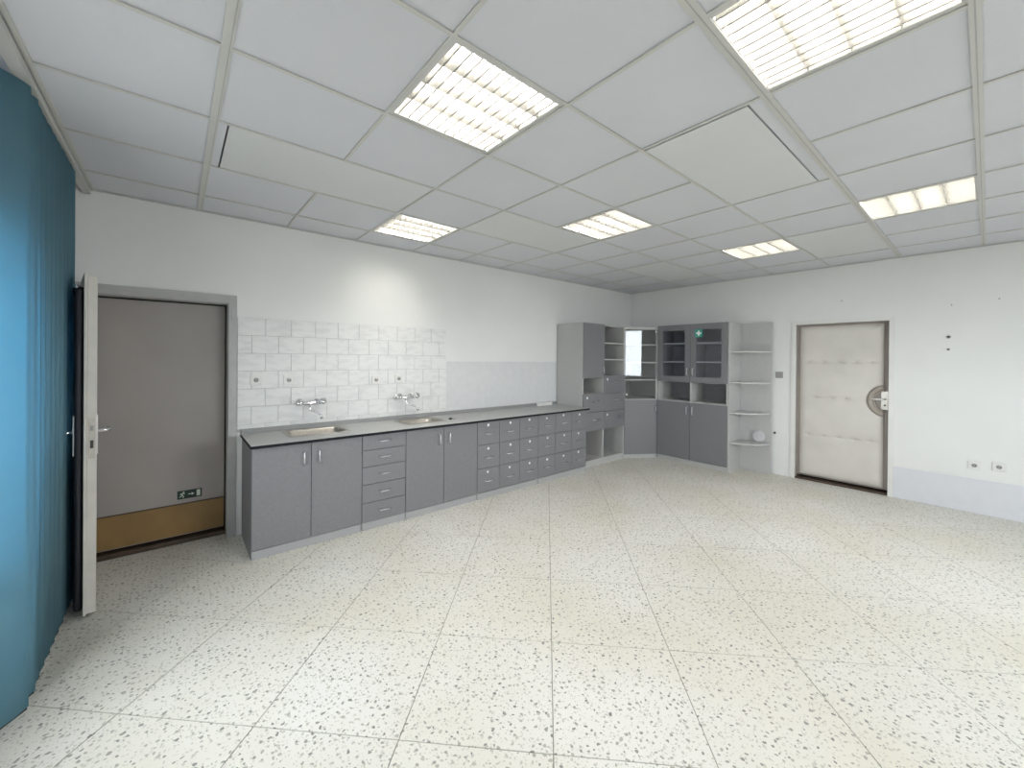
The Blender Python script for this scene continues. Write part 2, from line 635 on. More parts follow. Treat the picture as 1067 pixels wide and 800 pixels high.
# rails: long ones along x, short cross rails along y
for j in range(-6, 5):
    y = GY + GP * j
    wd = {-1: 0.040, -2: 0.030}.get(j, 0.017)
    yc = y - (0.006 if j == -1 else 0)
    r = box('ceiling_rail', 'crail', (XW + 0.001, yc - wd / 2, H), (-0.001, yc + wd / 2, H + 0.006), ceiling)
    if wd > 0.02:
        box('rail_groove', 'sframe', (XW + 0.001, yc - 0.002, H - 0.0008), (-0.001, yc + 0.002, H + 0.001), r)
longset = {(i + 1, j) for i, j in LONG}
for i in range(-2, 9):
    x = GX + GP * i
    wd = 0.036 if i == -1 else 0.017
    xc = x - (0.014 if i == -1 else 0)
    # group runs not broken by a long plate
    js = [j for j in range(-7, 5) if (i, j) not in longset]
    run = []
    for j in js + [99]:
        if run and j != run[-1] + 1:
            y0, y1 = max(GY + GP * run[0], YF) + 0.001, min(GY + GP * (run[-1] + 1), 0) - 0.001
            r = box('ceiling_rail', 'crail', (xc - wd / 2, y0, H + 0.0006), (xc + wd / 2, y1, H + 0.0066), ceiling)
            if wd > 0.02:
                box('rail_groove', 'sframe', (xc + 0.008, y0, H - 0.0003), (xc + 0.011, y1, H + 0.001), r)
            run = []
        run.append(j)
# wall angle
for lo, hi in (((XW, -0.022, H - 0.002), (0, -0.0005, H + 0.004)), ((-0.022, YF, H - 0.002), (-0.0005, -0.022, H + 0.004))):
    box('ceiling_edge_angle', 'crail', lo, hi, ceiling)


# ------------------------------------------------------------------ windows (front wall and behind the blinds)
def window(name, label, axis, a0, a1, z0, z1, w0, w1):
    """axis 0: wall along x between y = w0 (outside) and w1 (inside)"""
    def pt(a, t, z):
        return (a, t, z) if axis == 0 else (t, a, z)
    tm = w0 + (w1 - w0) * 0.35
    d = 0.03
    root = bpy.data.objects.new(name, None)
    COL.objects.link(root)
    root.location = pt((a0 + a1) / 2, tm, z0)
    struct(root, label, 'window')
    fwid = 0.06
    fr = MB()
    for lo, hi in ((pt(a0, tm - d, z0), pt(a0 + fwid, tm + d, z1)), (pt(a1 - fwid, tm - d, z0), pt(a1, tm + d, z1)),
                   (pt(a0 + fwid, tm - d, z0), pt(a1 - fwid, tm + d, z0 + fwid)),
                   (pt(a0 + fwid, tm - d, z1 - fwid), pt(a1 - fwid, tm + d, z1))):
        fr.box(lo, hi)
    build_at(fr, 'window_frame', 'wframe', root)
    build_at(MB().box(pt(a0 + fwid - 0.005, tm - 0.003, z0 + fwid - 0.005), pt(a1 - fwid + 0.005, tm + 0.003, z1 - fwid + 0.005)),
             'window_pane', 'wglass', root)
    return root


window('window_1', 'left window of the wall facing the sinks', 0, WF[0][0], WF[0][1], WFZ[0], WFZ[1], YF - 0.2, YF)
window('window_2', 'right window of the wall facing the sinks', 0, WF[1][0], WF[1][1], WFZ[0], WFZ[1], YF - 0.2, YF)
for k, (a, b) in enumerate(WL):
    window('window_%d' % (k + 3), ['tall window beside the drawn blue blinds, nearest the sinks',
                                   'tall window of the blind wall, furthest from the sinks'][k], 1, a, b, WLZ[0], WLZ[1], XW - 0.2, XW)
for a, b in WF:
    portal('window_portal', ((a + b) / 2, YF - 0.21, sum(WFZ) / 2), (math.radians(90), 0, 0), b - a, WFZ[1] - WFZ[0])
for a, b in WL:
    portal('window_portal', (XW - 0.21, (a + b) / 2, sum(WLZ) / 2), (math.radians(90), 0, math.radians(-90)), b - a, WLZ[1] - WLZ[0])

# ------------------------------------------------------------------ doorway on the left with the open leaf
fr = MB()
x0, x1, zt = DA
fr.box((x0 - FT, -0.014, 0), (x0, 0.012, zt + 0.066))
fr.box((x1, -0.014, 0), (x1 + FT, 0.012, zt + 0.066))
fr.box((x0, -0.014, zt), (x1, 0.012, zt + 0.066))
fr.box((x0 - 0.001, 0.012, 0), (x0 + 0.012, 0.128, zt))
fr.box((x1 - 0.006, 0.012, 0), (x1 + 0.001, 0.128, zt))
fr.box((x0 + 0.012, 0.012, zt - 0.006), (x1 - 0.006, 0.128, zt + 0.001))
dframe = struct(fr.build('trim_1', 'sframe'), 'grey steel frame of the open doorway left of the sinks', 'door frame')
h = MB().box((x1 + 0.018, -0.021, 1.80), (x1 + 0.030, -0.0145, 1.88), 0.002).build('hinge_pin', 'sframe', dframe)

leaf2 = thing('door_2', 'closed grey brown door leaf deep in the doorway, ochre kick plate below', 'door', ((x0 + x1) / 2, 0.15, 0.03))
leaf2['kind'] = 'structure'
box('leaf', 'outerleaf', (x0 + 0.022, 0.135, 0.055), (x1 - 0.014, 0.172, zt - 0.016), leaf2, 0.002)
box('kick_plate', 'kick', (x0 + 0.026, 0.130, 0.062), (x1 - 0.018, 0.1345, 0.305), leaf2, 0.001)
box('kick_plate_edge', 'brown', (x0 + 0.026, 0.1295, 0.303), (x1 - 0.018, 0.1345, 0.312), leaf2)
struct(box('trim_2', 'brown', (x0, 0.10, 0), (x1, 0.20, 0.035), None, 0.006),
       'dark brown threshold under the closed door leaf in the doorway', 'threshold')

# exit sign on it: running figure, arrow, door
ex0, ex1, ez0, ez1 = -6.085, -5.930, 0.345, 0.412
sign = thing('exit_sign', 'small dark green exit sign stuck low on the grey brown leaf', 'sign', ((ex0 + ex1) / 2, 0.134, ez0))
box('sign_plate', 'exitblk', (ex0, 0.1325, ez0), (ex1, 0.1345, ez1), sign)
box('door_symbol', 'lumi', (ex1 - 0.033, 0.1318, ez0 + 0.010), (ex1 - 0.010, 0.1324, ez1 - 0.008), sign)
mb = MB()
cx, cz = ex0 + 0.034, (ez0 + ez1) / 2
mb.sphere((cx + 0.006, 0.132, cz + 0.020), 0.0055, 1, 0.1, 1, 8, 6)
for a, b in (((0.002, 0.013), (-0.006, -0.004)), ((-0.006, -0.004), (0.006, -0.012)), ((0.006, -0.012), (0.001, -0.024)),
             ((-0.006, -0.004), (-0.012, -0.014)), ((-0.012, -0.014), (-0.022, -0.016)), ((0.002, 0.011), (0.013, 0.004)),
             ((0.001, 0.012), (-0.012, 0.010)), ((-0.012, 0.010), (-0.016, 0.002))):
    mb.tube([(cx + a[0], 0.132, cz + a[1]), (cx + b[0], 0.132, cz + b[1])], 0.0028, 6)
build_at(mb, 'running_figure', 'lumi', sign)
mb = MB()
mb.box((ex0 + 0.068, 0.1318, cz - 0.003), (ex0 + 0.092, 0.1324, cz + 0.003))
ar_ = [mb.bm.verts.new(v) for v in ((ex0 + 0.090, 0.1317, cz - 0.011), (ex0 + 0.107, 0.1317, cz), (ex0 + 0.090, 0.1317, cz + 0.011))]
mb.bm.faces.new(ar_)
build_at(mb, 'arrow', 'lumi', sign)

# open leaf: hinge on the left jamb, turned about 99 degrees into the room
LW = 0.735
door1 = thing('door_1', 'open cream door leaf seen edge on beside the blue blinds', 'door', (-6.582, -0.022, 0.02))
door1['kind'] = 'structure'
door1.rotation_euler.z = math.atan2(-0.70, 0.108)      # local +x runs from the hinge to the lock edge
LT = 1.93
# local y: + is the side towards the sinks, - towards the blinds
MB().box((0.0, -0.013, 0), (LW - 0.014, 0.027, LT), 0.002).build('leaf_core', 'leafpaint', door1)
MB().box((0.0, -0.0265, 0), (LW, -0.0135, LT + 0.012), 0.002).build('leaf_lip', 'leafpaint', door1)
# black padding on the far side
mb = MB()
mb.box((0.03, -0.060, 0.02), (LW - 0.03, -0.0265, LT - 0.075), 0.012, 3)
pad = mb.build('door_padding', 'darkpad', door1, smooth=True)
pad['label'] = 'black padded side facing the blinds'
mb = MB().sphere((LW - 0.028, -0.055, LT - 0.066), 0.012)
mb.build('padding_nail', 'chrome', pad)
MB().box((0.05, -0.066, LT - 0.082), (LW - 0.03, -0.027, LT - 0.066), 0.002).build('padding_batten', 'black', pad)
lp = MB().box((LW - 0.0145, -0.006, 0.885), (LW - 0.0115, 0.020, 1.115), 0.001).build('lock_plate', 'steel', door1)
MB().box((LW - 0.012, 0.0, 1.045), (LW - 0.005, 0.013, 1.075), 0.002).build('latch_bolt', 'greypl', lp)
MB().box((LW - 0.012, 0.0, 0.945), (LW - 0.0105, 0.013, 0.99)).build('bolt_slot', 'hole', lp)
for sgn, y0 in ((1, 0.027), (-1, -0.060)):
    hp = MB().box((LW - 0.105, y0, 0.90), (LW - 0.065, y0 + sgn * 0.007, 1.13), 0.002).build('handle_plate', 'handle', door1)
    hx = LW - 0.085
    MB().tube([(hx, y0, 1.035), (hx, y0 + sgn * 0.045, 1.035), (hx - 0.008, y0 + sgn * 0.055, 1.035), (hx - 0.11, y0 + sgn * 0.056, 1.033)],
              0.009, 10).build('lever', 'chrome', hp)

# ------------------------------------------------------------------ vertical blinds
RX = -6.578
blind = thing('vertical_blind', 'blue fabric vertical blind hanging along the window wall', 'blind', (RX, -1.6, 0))
box('blind_rail', 'railw', (RX - 0.022, -6.25, 2.607), (RX + 0.022, -0.44, 2.6135), blind, 0.001)
y = -0.53
SW = 0.127
ns = 0
sl_mesh = None
while y > -1.56:
    th = 7 if y > -1.36 else 38
    th += random.uniform(-2, 2)
    xo = 0.0 if y > -1.36 else -0.022
    if sl_mesh is None:
        mb = MB()
        n = 6
        th_ = 0.0009
        prof = [(-SW / 2 + SW * k / n, 0.006 * (1 - (2 * k / n - 1) ** 2)) for k in range(n + 1)]
        z0, z1 = 0.035, 2.606
        for side in (1, -1):
            lo = [mb.bm.verts.new((py * 1.0 + side * th_ / 2, px, z0)) for px, py in prof]
            hi = [mb.bm.verts.new((py * 1.0 + side * th_ / 2, px, z1)) for px, py in prof]
            if side == 1:
                L1, H1 = lo, hi
            for k in range(n):
                f = mb.bm.faces.new([lo[k], lo[k + 1], hi[k + 1], hi[k]])
                f.smooth = True
        for k in range(n):
            mb.bm.faces.new([L1[k], L1[k + 1], lo[k + 1], lo[k]])
            mb.bm.faces.new([H1[k], H1[k + 1], hi[k + 1], hi[k]])
        for k in (0, n):
            mb.bm.faces.new([L1[k], H1[k], hi[k], lo[k]])
        o = mb.build('blind_slat', 'slat', blind)
        sl_mesh = o.data
        wt = MB().box((-0.003, -0.055, 0.028), (0.003, 0.055, 0.036)).build('slat_weight', 'rubber', o)
        wt_mesh = wt.data
    else:
        o = link('blind_slat', sl_mesh, None, blind)
        link('slat_weight', wt_mesh, None, o)
    # clockwise turn: the far edge of each slat leans into the room
    o.location = Vector((RX + xo, y, 0)) - blind.location
    o.rotation_euler.z = -math.radians(th)
    y -= 0.098 if y > -1.25 else 0.105
    ns += 1
# pelmet rail under the ceiling edge
pel = tag(box('curtain_pelmet', 'railw', (-6.600, YF + 0.01, 2.614), (-6.556, -0.004, H - 0.003), None, 0.003),
          'pale grey rail along the ceiling edge above the blue blinds', 'rail')

# ------------------------------------------------------------------ wall tiles over the sinks
TZ = 1.826
TXL, TXR = -5.706, -3.708
struct_bed = box('tile_bed', 'wgrout', (TXL, -0.004, 0.86), (TXR, -0.0002, TZ), wall_back)
tm_ = {}


def wtile(a, b, z0, z1):
    g = 0.0014
    key = (round(b - a, 4), round(z1 - z0, 4))
    loc = Vector(((a + b) / 2, -0.0058, (z0 + z1) / 2))
    if key not in tm_:
        sx, sz = (b - a) / 2 - g, (z1 - z0) / 2 - g
        o = MB().box((-sx, -0.0035, -sz), (sx, 0.0035, sz), 0.0012).build('wall_tile', 'wtile', wall_back, loc=loc)
        tm_[key] = o.data
    else:
        link('wall_tile', tm_[key], None, wall_back, loc)


for r in range(7):
    z1 = TZ - 0.151 * r
    z0 = max(z1 - 0.151, 0.885)
    if z1 - z0 < 0.01:
        continue
    xs = TXL - (0.1 if r % 2 else 0)
    while xs < TXR - 0.005:
        a, b = max(xs, TXL), min(xs + 0.2, TXR)
        if b - a > 0.01:
            wtile(a, b, z0, z1)
        xs += 0.2
tp = struct(box('trim_3', 'panel', (TXR + 0.001, -0.004, 0.885), (-1.872, -0.0003, 1.460), None),
            'smooth pale grey splash panel between the tiles and tall cabinet', 'panel')

# ------------------------------------------------------------------ base cabinets
FY = -0.580       # outer face of fronts
BACK = -0.012


def bar_handle(parent, p0, p1, out):
    """bow handle between two points; `out` is the outward unit vector"""
    p0, p1, out = Vector(p0), Vector(p1), Vector(out)
    d = (p1 - p0).normalized()
    pts = [p0, p0 + out * 0.018, p0 + out * 0.026 + d * 0.008, p1 + out * 0.026 - d * 0.008, p1 + out * 0.018, p1]
    mb = MB().tube(pts, 0.0055, 8)
    off = world_loc(parent)
    mb.xf(Matrix.Translation(-off))
    return mb.build('handle', 'handle', parent)


def sticker(parent, c, out, r=0.013):
    c, out = Vector(c), Vector(out)
    mb = MB().cyl(c, c + out * 0.0008, r, 18)
    mb.xf(Matrix.Translation(-world_loc(parent)))
    return mb.build('label_sticker', 'sticker', parent)


def base_body(root, xa, xb, y_front=-0.560, z0=0.0, ztop=0.826, kick=0.068):
    t = 0.018
    mb = MB()
    mb.box((xa, y_front, 0.0), (xa + t, BACK, ztop))
    mb.box((xb - t, y_front, 0.0), (xb, BACK, ztop))
    mb.box((xa + t, y_front, kick), (xb - t, BACK, kick + t))
    mb.box((xa + t, y_front, ztop - t), (xb - t, y_front + 0.09, ztop))
    mb.box((xa + t, BACK - 0.008, kick + t), (xb - t, BACK, ztop))
    build_at(mb, 'body', 'front' if xa < -5.6 else 'carcass', root)
    box('plinth', 'plinth', (xa + 0.004, y_front - 0.012, 0.0), (xb - 0.004, y_front - 0.0005, kick - 0.004), root, 0.001)


def front(root, name, xa, xb, za, zb, mat_='front'):
    g = 0.002
    return box(name, mat_, (xa + g, FY, za + g), (xb - g, -0.5612, zb - g), root, 0.0015)


OUT = (0, -1, 0)
G = 'grey base cabinets under the worktop'
for (xa, xb, lab) in ((-5.672, -4.870, 'grey two door base cabinet under the sink nearest the open doorway'),
                      (-4.467, -3.664, 'grey two door base cabinet under the sink further from the doorway')):
    root = thing('base_cabinet', lab, 'cabinet', ((xa + xb) / 2, -0.29, 0), G)
    base_body(root, xa + 0.001, xb - 0.001)
    xm = (xa + xb) / 2
    d1 = front(root, 'door', xa, xm, 0.068, 0.825)
    d2 = front(root, 'door', xm, xb, 0.068, 0.825)
    bar_handle(d1, (xm - 0.055, FY, 0.655), (xm - 0.055, FY, 0.755), OUT)
    bar_handle(d2, (xm + 0.055, FY, 0.655), (xm + 0.055, FY, 0.755), OUT)

xa, xb = -4.869, -4.468
root = thing('drawer_cabinet', 'narrow grey cabinet with five drawers between the two sink cabinets', 'cabinet', ((xa + xb) / 2, -0.29, 0), G)
base_body(root, xa + 0.001, xb - 0.001)
zs = [0.825, 0.692, 0.548, 0.394, 0.235, 0.064]
for k in range(5):
    d = front(root, 'drawer', xa, xb, zs[k + 1], zs[k])
    zc = (zs[k] + zs[k + 1]) / 2 + 0.005
    bar_handle(d, ((xa + xb) / 2 - 0.048, FY, zc), ((xa + xb) / 2 + 0.048, FY, zc), OUT)

for (xa, xb, lab) in ((-3.663, -2.776, 'grey cabinet of nine small drawers beside the second sink cabinet'),
                      (-2.775, -1.888, 'grey cabinet of nine small drawers next to the tall cabinet')):
    root = thing('drawer_chest', lab, 'cabinet', ((xa + xb) / 2, -0.29, 0), G)
    base_body(root, xa + 0.001, xb - 0.001)
    zz = [0.825, 0.577, 0.324, 0.070]
    for c in range(3):
        a, b = xa + (xb - xa) * c / 3, xa + (xb - xa) * (c + 1) / 3
        for k in range(3):
            d = front(root, 'drawer', a, b, zz[k + 1], zz[k])
            mid = (a + b) / 2
            zc = (zz[k] + zz[k + 1]) / 2 - 0.012 + random.uniform(-.004, .004)
            bar_handle(d, (mid - 0.045, FY, zc), (mid + 0.045, FY, zc), OUT)
            sticker(d, (mid + random.uniform(-.012, .012), FY - 0.0002, zc + 0.092 + random.uniform(-.006, .006)), OUT, random.uniform(0.013, 0.0165))

# ---- worktop with two sink cut-outs
WT0, WT1, WZ0, WZ1, WYF = -5.680, -1.874, 0.828, 0.850, -0.625
SINKS = [(-5.385, -4.915, -0.425, -0.105), (-4.375, -3.945, -0.425, -0.105)]
wt = thing('worktop', 'long pale grey laminate worktop with black front edge', 'worktop', ((WT0 + WT1) / 2, -0.31, WZ0))
mb = MB()
xs = [WT0]
for s in SINKS:
    xs += [s[0], s[1]]
xs.append(WT1)
for k in range(len(xs) - 1):
    if k % 2 == 0:
        mb.box((xs[k], WYF, WZ0), (xs[k + 1], -0.020, WZ1))
    else:
        s = SINKS[k // 2]
        mb.box((xs[k], WYF, WZ0), (xs[k + 1], s[2], WZ1))
        mb.box((xs[k], s[3], WZ0), (xs[k + 1], -0.020, WZ1))
bmesh.ops.remove_doubles(mb.bm, verts=mb.bm.verts, dist=1e-5)
build_at(mb, 'top_board', 'top', wt)
# the last piece runs on in front of the tall cabinet side
box('front_edging', 'black', (WT0 - 0.003, WYF - 0.004, WZ0 - 0.001), (WT1 - 0.002, WYF - 0.0002, WZ1 - 0.002), wt, 0.001)
box('side_edging', 'black', (WT0 - 0.004, WYF, WZ0 - 0.001), (WT0 - 0.0002, -0.022, WZ1 - 0.002), wt, 0.001)
box('upstand', 'upst', (WT0, -0.026, WZ1 - 0.001), (WT1 - 0.002, -0.0098, WZ1 + 0.038), wt, 0.003)


def rrect(x0, x1, y0, y1, r, n=5):
    pts = []
    for cx_, cy_, a0 in ((x1 - r, y0 + r, -90), (x1 - r, y1 - r, 0), (x0 + r, y1 - r, 90), (x0 + r, y0 + r, 180)):
        for k in range(n + 1):
            a = math.radians(a0 + 90 * k / n)
            pts.append((cx_ + r * math.cos(a), cy_ + r * math.sin(a)))
    return pts


def sink(s, lab):
    x0, x1, y0, y1 = s
    root = thing('sink', lab, 'sink', ((x0 + x1) / 2, (y0 + y1) / 2, WZ1 - 0.15), 'steel sinks set in the worktop')
    mb = MB()
    z = WZ1
    loops = [(rrect(x0 - 0.016, x1 + 0.016, y0 - 0.016, y1 + 0.016, 0.055), z + 0.0004),
             (rrect(x0 - 0.012, x1 + 0.012, y0 - 0.012, y1 + 0.012, 0.052), z + 0.003),
             (rrect(x0 + 0.010, x1 - 0.010, y0 + 0.010, y1 - 0.010, 0.05), z + 0.002),
             (rrect(x0 + 0.018, x1 - 0.018, y0 + 0.018, y1 - 0.018, 0.05), z - 0.008),
             (rrect(x0 + 0.030, x1 - 0.030, y0 + 0.030, y1 - 0.030, 0.06), z - 0.115),
             (rrect(x0 + 0.055, x1 - 0.055, y0 + 0.055, y1 - 0.055, 0.05), z - 0.135)]
    rings = [[mb.bm.verts.new((px, py, zz)) for px, py in l] for l, zz in loops]
    n = len(rings[0])
    for a, b in zip(rings[:-1], rings[1:]):
        for k in range(n):
            f = mb.bm.faces.new([a[k], a[(k + 1) % n], b[(k + 1) % n], b[k]])
            f.smooth = True
    mb.bm.faces.new(rings[-1])
    bowl = build_at(mb, 'bowl', 'steel', root)
    bowl.modifiers.new('s', 'SOLIDIFY').thickness = -0.0008
    mb = MB().cyl(((x0 + x1) / 2, (y0 + y1) / 2, z - 0.1345), ((x0 + x1) / 2, (y0 + y1) / 2, z - 0.1325), 0.035, 20)
    dr = build_at(mb, 'drain', 'chrome', root)
    mb = MB().cyl(((x0 + x1) / 2, (y0 + y1) / 2, z - 0.1325), ((x0 + x1) / 2, (y0 + y1) / 2, z - 0.1318), 0.02, 16)
    build_at(mb, 'drain_hole', 'hole', root)


sink(SINKS[0], 'steel sink set in the worktop nearest the open doorway')
sink(SINKS[1], 'steel sink set in the worktop further from the doorway')


def faucet(cx, zc, lab):
    root = thing('wall_faucet', lab, 'faucet', (cx, -0.009, zc), 'wall taps over the sinks')
    # local coordinates around the middle of the body
    yb = -0.075
    for s in (-1, 1):
        mb = MB().cyl((s * 0.075, -0.0005, 0), (s * 0.075, -0.012, 0), 0.030, 20)
        mb.tube([(s * 0.075, -0.010, 0), (s * 0.075, -0.045, 0), (s * 0.075, yb, 0)], [0.015, 0.014, 0.016], 12)
        mb.build('wall_union', 'chrome', root)
    mb = MB().tube([(-0.085, yb, 0), (-0.04, yb, 0), (-0.02, yb, 0), (0.02, yb, 0), (0.04, yb, 0), (0.085, yb, 0)],
                   [0.017, 0.015, 0.021, 0.021, 0.015, 0.017], 14)
    mb.build('tap_body', 'chrome', root)
    for s in (-1, 1):
        mb = MB().tube([(s * 0.080, yb - 0.004, 0.0), (s * 0.088, yb - 0.022, 0.008), (s * 0.094, yb - 0.036, 0.014)], [0.013, 0.012, 0.012], 12)
        # fluted knob
        c = Vector((s * 0.096, yb - 0.040, 0.016))
        ax = Vector((s * 0.25, -0.85, 0.40)).normalized()
        mb.tube([c - ax * 0.008, c, c + ax * 0.018, c + ax * 0.026], [0.018, 0.032, 0.031, 0.018], 10)
        mb.build('tap_knob', 'chrome', root)
    pts = [(0, yb, -0.015), (0, yb, -0.052), (0.006, yb - 0.006, -0.066), (0.020, yb - 0.035, -0.074), (0.040, yb - 0.095, -0.082),
           (0.052, yb - 0.135, -0.090), (0.057, yb - 0.150, -0.104), (0.058, yb - 0.153, -0.128)]
    MB().tube(pts, [0.014, 0.012, 0.0105, 0.010, 0.010, 0.010, 0.0105, 0.012], 12).build('spout', 'chrome', root)


faucet(-5.165, 1.080, 'chrome wall tap over the sink nearest the open doorway')
faucet(-4.235, 1.082, 'chrome wall tap over the sink further from the doorway')

# small things on the worktop
plug = thing('sink_plug', 'small dark sink plug lying right of the second sink', 'plug', (-3.870, -0.375, WZ1))
mb = MB().tube([(0, 0, 0.0005), (0, 0, 0.010), (0, 0, 0.016)], [0.017, 0.020, 0.011], 16)
mb.build('plug_body', 'rubber', plug)
MB().tube([(0.0, 0, 0.016), (0.006, 0, 0.023), (0.014, -0.002, 0.020), (0.026, -0.006, 0.006), (0.045, -0.012, 0.003), (0.06, -0.010, 0.003)], 0.003, 8).build('pull_ring', 'greypl', plug)
st = tag(box('plastic_strip', 'plastic', (-2.30, -0.075, WZ1 + 0.0005), (-2.02, -0.030, WZ1 + 0.045), None, 0.004),
         'short white plastic strip at the back of the worktop by the tall cabinet', 'strip')


# ------------------------------------------------------------------ sockets and switches
def socket(loc, normal, lab, kind, size=0.084, material='plastic', group=None):
    root = thing('wall_socket' if kind != 'switch' else 'wall_switch', lab, 'socket' if kind != 'switch' else 'switch', loc, group)
    root.rotation_euler.z = {'-y': 0.0, '-x': -math.pi / 2}[normal]     # local -y is outward
    s = size / 2
    pl = MB().box((-s, -0.010, -s), (s, 0.0, s), 0.003, 2).build('cover_plate', material, root)
    if kind == 'switch':
        MB().box((-s * 0.72, -0.014, -s * 0.72), (s * 0.72, -0.0098, s * 0.72), 0.002).build('rocker', material, root)
    else:
        MB().cyl((0, -0.0095, 0), (0, -0.013, 0), 0.024, 24).build('socket_ring', material, root)
        MB().cyl((0, -0.0128, 0), (0, -0.0134, 0), 0.019, 24).build('socket_well', 'greypl', root)
        MB().cyl((0, -0.0132, 0.011), (0, -0.020, 0.011), 0.0028, 8).build('earth_pin', 'chrome', root)
        mb = MB()
        for dx in (-0.0095, 0.0095):
            mb.cyl((dx, -0.0134, -0.002), (dx, -0.0138, -0.002), 0.0032, 8)
        mb.build('contact_holes', 'hole', root)
    return root


GS = 'sockets on the tiled wall'
TY = -0.0094
socket((-5.574, TY, 1.297), '-y', 'white wall socket on the tiles, nearest the open doorway', 's', group=GS)
socket((-5.325, TY, 1.290), '-y', 'white wall socket on the tiles, upper left of the first tap', 's', group=GS)
socket((-4.534, TY, 1.271), '-y', 'white wall socket on the tiles, third from the doorway', 's', group=GS)
socket((-4.289, TY, 1.278), '-y', 'white wall socket on the tiles, above the second tap', 's', group=GS)
GS2 = 'low sockets on the right wall'
socket((-0.0005, -3.953, 0.476), '-x', 'white low wall socket right of the padded door, nearer the door', 's', group=GS2)
socket((-0.0005, -4.110, 0.492), '-x', 'white low wall socket further right from the padded door', 's', group=GS2)
socket((-0.0005, -2.263, 1.316), '-x', 'grey light switch between the corner shelves and the padded door', 'switch', material='greypl')

# ------------------------------------------------------------------ tall cabinet
TX0, TXM, TX1, TYF = -1.868, -1.405, -0.900, -0.490
tall = thing('tall_cabinet', 'tall grey cabinet with drawers and open shelves at the worktop end', 'cabinet', ((TX0 + TX1) / 2, -0.25, 0))
t = 0.019
TH = 2.0
ZB = 0.075
mb = MB()
yf = TYF + 0.0
mb.box((TX0, yf, 0), (TX0 + t, BACK, TH))
mb.box((TX1 - t, yf, 0), (TX1, BACK, TH))
mb.box((TX0 + t, yf, TH - t), (TX1 - t, BACK, TH))
mb.box((TX0 + t, yf, ZB), (TX1 - t, BACK, ZB + t))
mb.box((TXM - t / 2, yf, ZB + t), (TXM + t / 2, BACK, TH - t))
build_at(mb, 'body', 'carcass', tall)
mb = MB().box((TX0 + t, BACK - 0.008, ZB + t), (TXM - t / 2, BACK, TH - t))
mb.box((TXM + t / 2, BACK - 0.008, ZB + t), (TX1 - t, BACK, TH - t))
build_at(mb, 'back_panel', 'front', tall)
box('plinth', 'carcass', (TX0 + t, yf + 0.012, 0), (TX1 - t, yf + 0.030, ZB), tall)


def tshelf(a, b, z):
    return box('shelf', 'carcass', (a, yf + 0.006, z - t / 2), (b, BACK - 0.009, z + t / 2), tall)


for z in (1.245, 1.012, 0.512):
    tshelf(TX0 + t + 0.0005, TXM - t / 2 - 0.0005, z)
for z in (1.735, 1.497, 1.258, 0.512):
    tshelf(TXM + t / 2 + 0.0005, TX1 - t - 0.0005, z)


def tfront(name, xa, xb, za, zb):
    g = 0.002
    return box(name, 'front', (xa + g, yf - 0.019, za + g), (xb - g, yf - 0.0006, zb - g), tall, 0.0015)


TF = yf - 0.019
d = tfront('door', TX0, TXM, 1.236, TH)
bar_handle(d, (TXM - 0.045, TF, 1.285), (TXM - 0.045, TF, 1.385), OUT)
for za, zb, sx in ((0.765, 1.022, -0.150), (0.505, 0.765, None)):
    d = tfront('drawer', TX0, TXM, za, zb)
    mid = (TX0 + TXM) / 2
    zc = (za + zb) / 2 + 0.02
    bar_handle(d, (mid - 0.02, TF, zc), (mid + 0.08, TF, zc), OUT)
    if sx is not None:
        sticker(d, (mid + sx, TF - 0.0002, zc + 0.055), OUT, 0.017)
for za, zb, sx in ((1.010, 1.268, -0.185), (0.757, 1.010, None), (0.503, 0.757, -0.185)):
    d = tfront('drawer', TXM, TX1, za, zb)
    mid = (TXM + TX1) / 2
    zc = (za + zb) / 2 + 0.03
    bar_handle(d, (mid + 0.0, TF, zc), (mid + 0.10, TF, zc), OUT)
    if sx is not None:
        sticker(d, (mid + sx, TF - 0.0002, zc + 0.045), OUT, 0.017)

# ------------------------------------------------------------------ corner cabinet (diagonal front)
A = Vector((-0.886, -0.470, 0))
B = Vector((-0.430, -0.761, 0))
dv = (B - A).normalized()
nv = Vector((dv.y, -dv.x, 0))            # outward, into the room
if nv.dot(Vector((-1, -1, 0))) < 0:
    nv = -nv
FWd = (B - A).length
corner = thing('corner_cabinet', 'diagonal corner cabinet with glass upper door in the room corner', 'cabinet', (-0.45, -0.45, 0))


def dpt(s, o, z):
    p = A + dv * s + nv * o
    return (p.x, p.y, z)


def dbox(mb, s0, s1, o0, o1, z0, z1):
    """box in the diagonal front's own frame: s along, o outward"""
    mtx = Matrix(((dv.x, nv.x, 0, A.x), (dv.y, nv.y, 0, A.y), (0, 0, 1, 0), (0, 0, 0, 1)))
    b = MB().box((s0, o0, z0), (s1, o1, z1), 0.001)
    b.xf(mtx)
    me = bpy.data.meshes.new('tmp')
    b.bm.to_mesh(me)
    b.bm.free()
    mb.bm.from_mesh(me)
    bpy.data.meshes.remove(me)
    return mb


CT = 2.005
# pentagon plates
XC0, YC0 = -0.899, -0.774


def penta(ins, front_in):
    a = A + dv * ins - nv * front_in
    b = B - dv * ins - nv * front_in
    return [(a.x, a.y), (b.x, b.y), (-0.014 - 0.0, YC0 + ins), (-0.014, -0.014), (XC0 + ins, -0.014)]


mb = MB()
mb.prism(penta(0.004, 0.0), CT - t, CT)
mb.prism(penta(0.004, 0.0), 0.06, 0.06 + t)
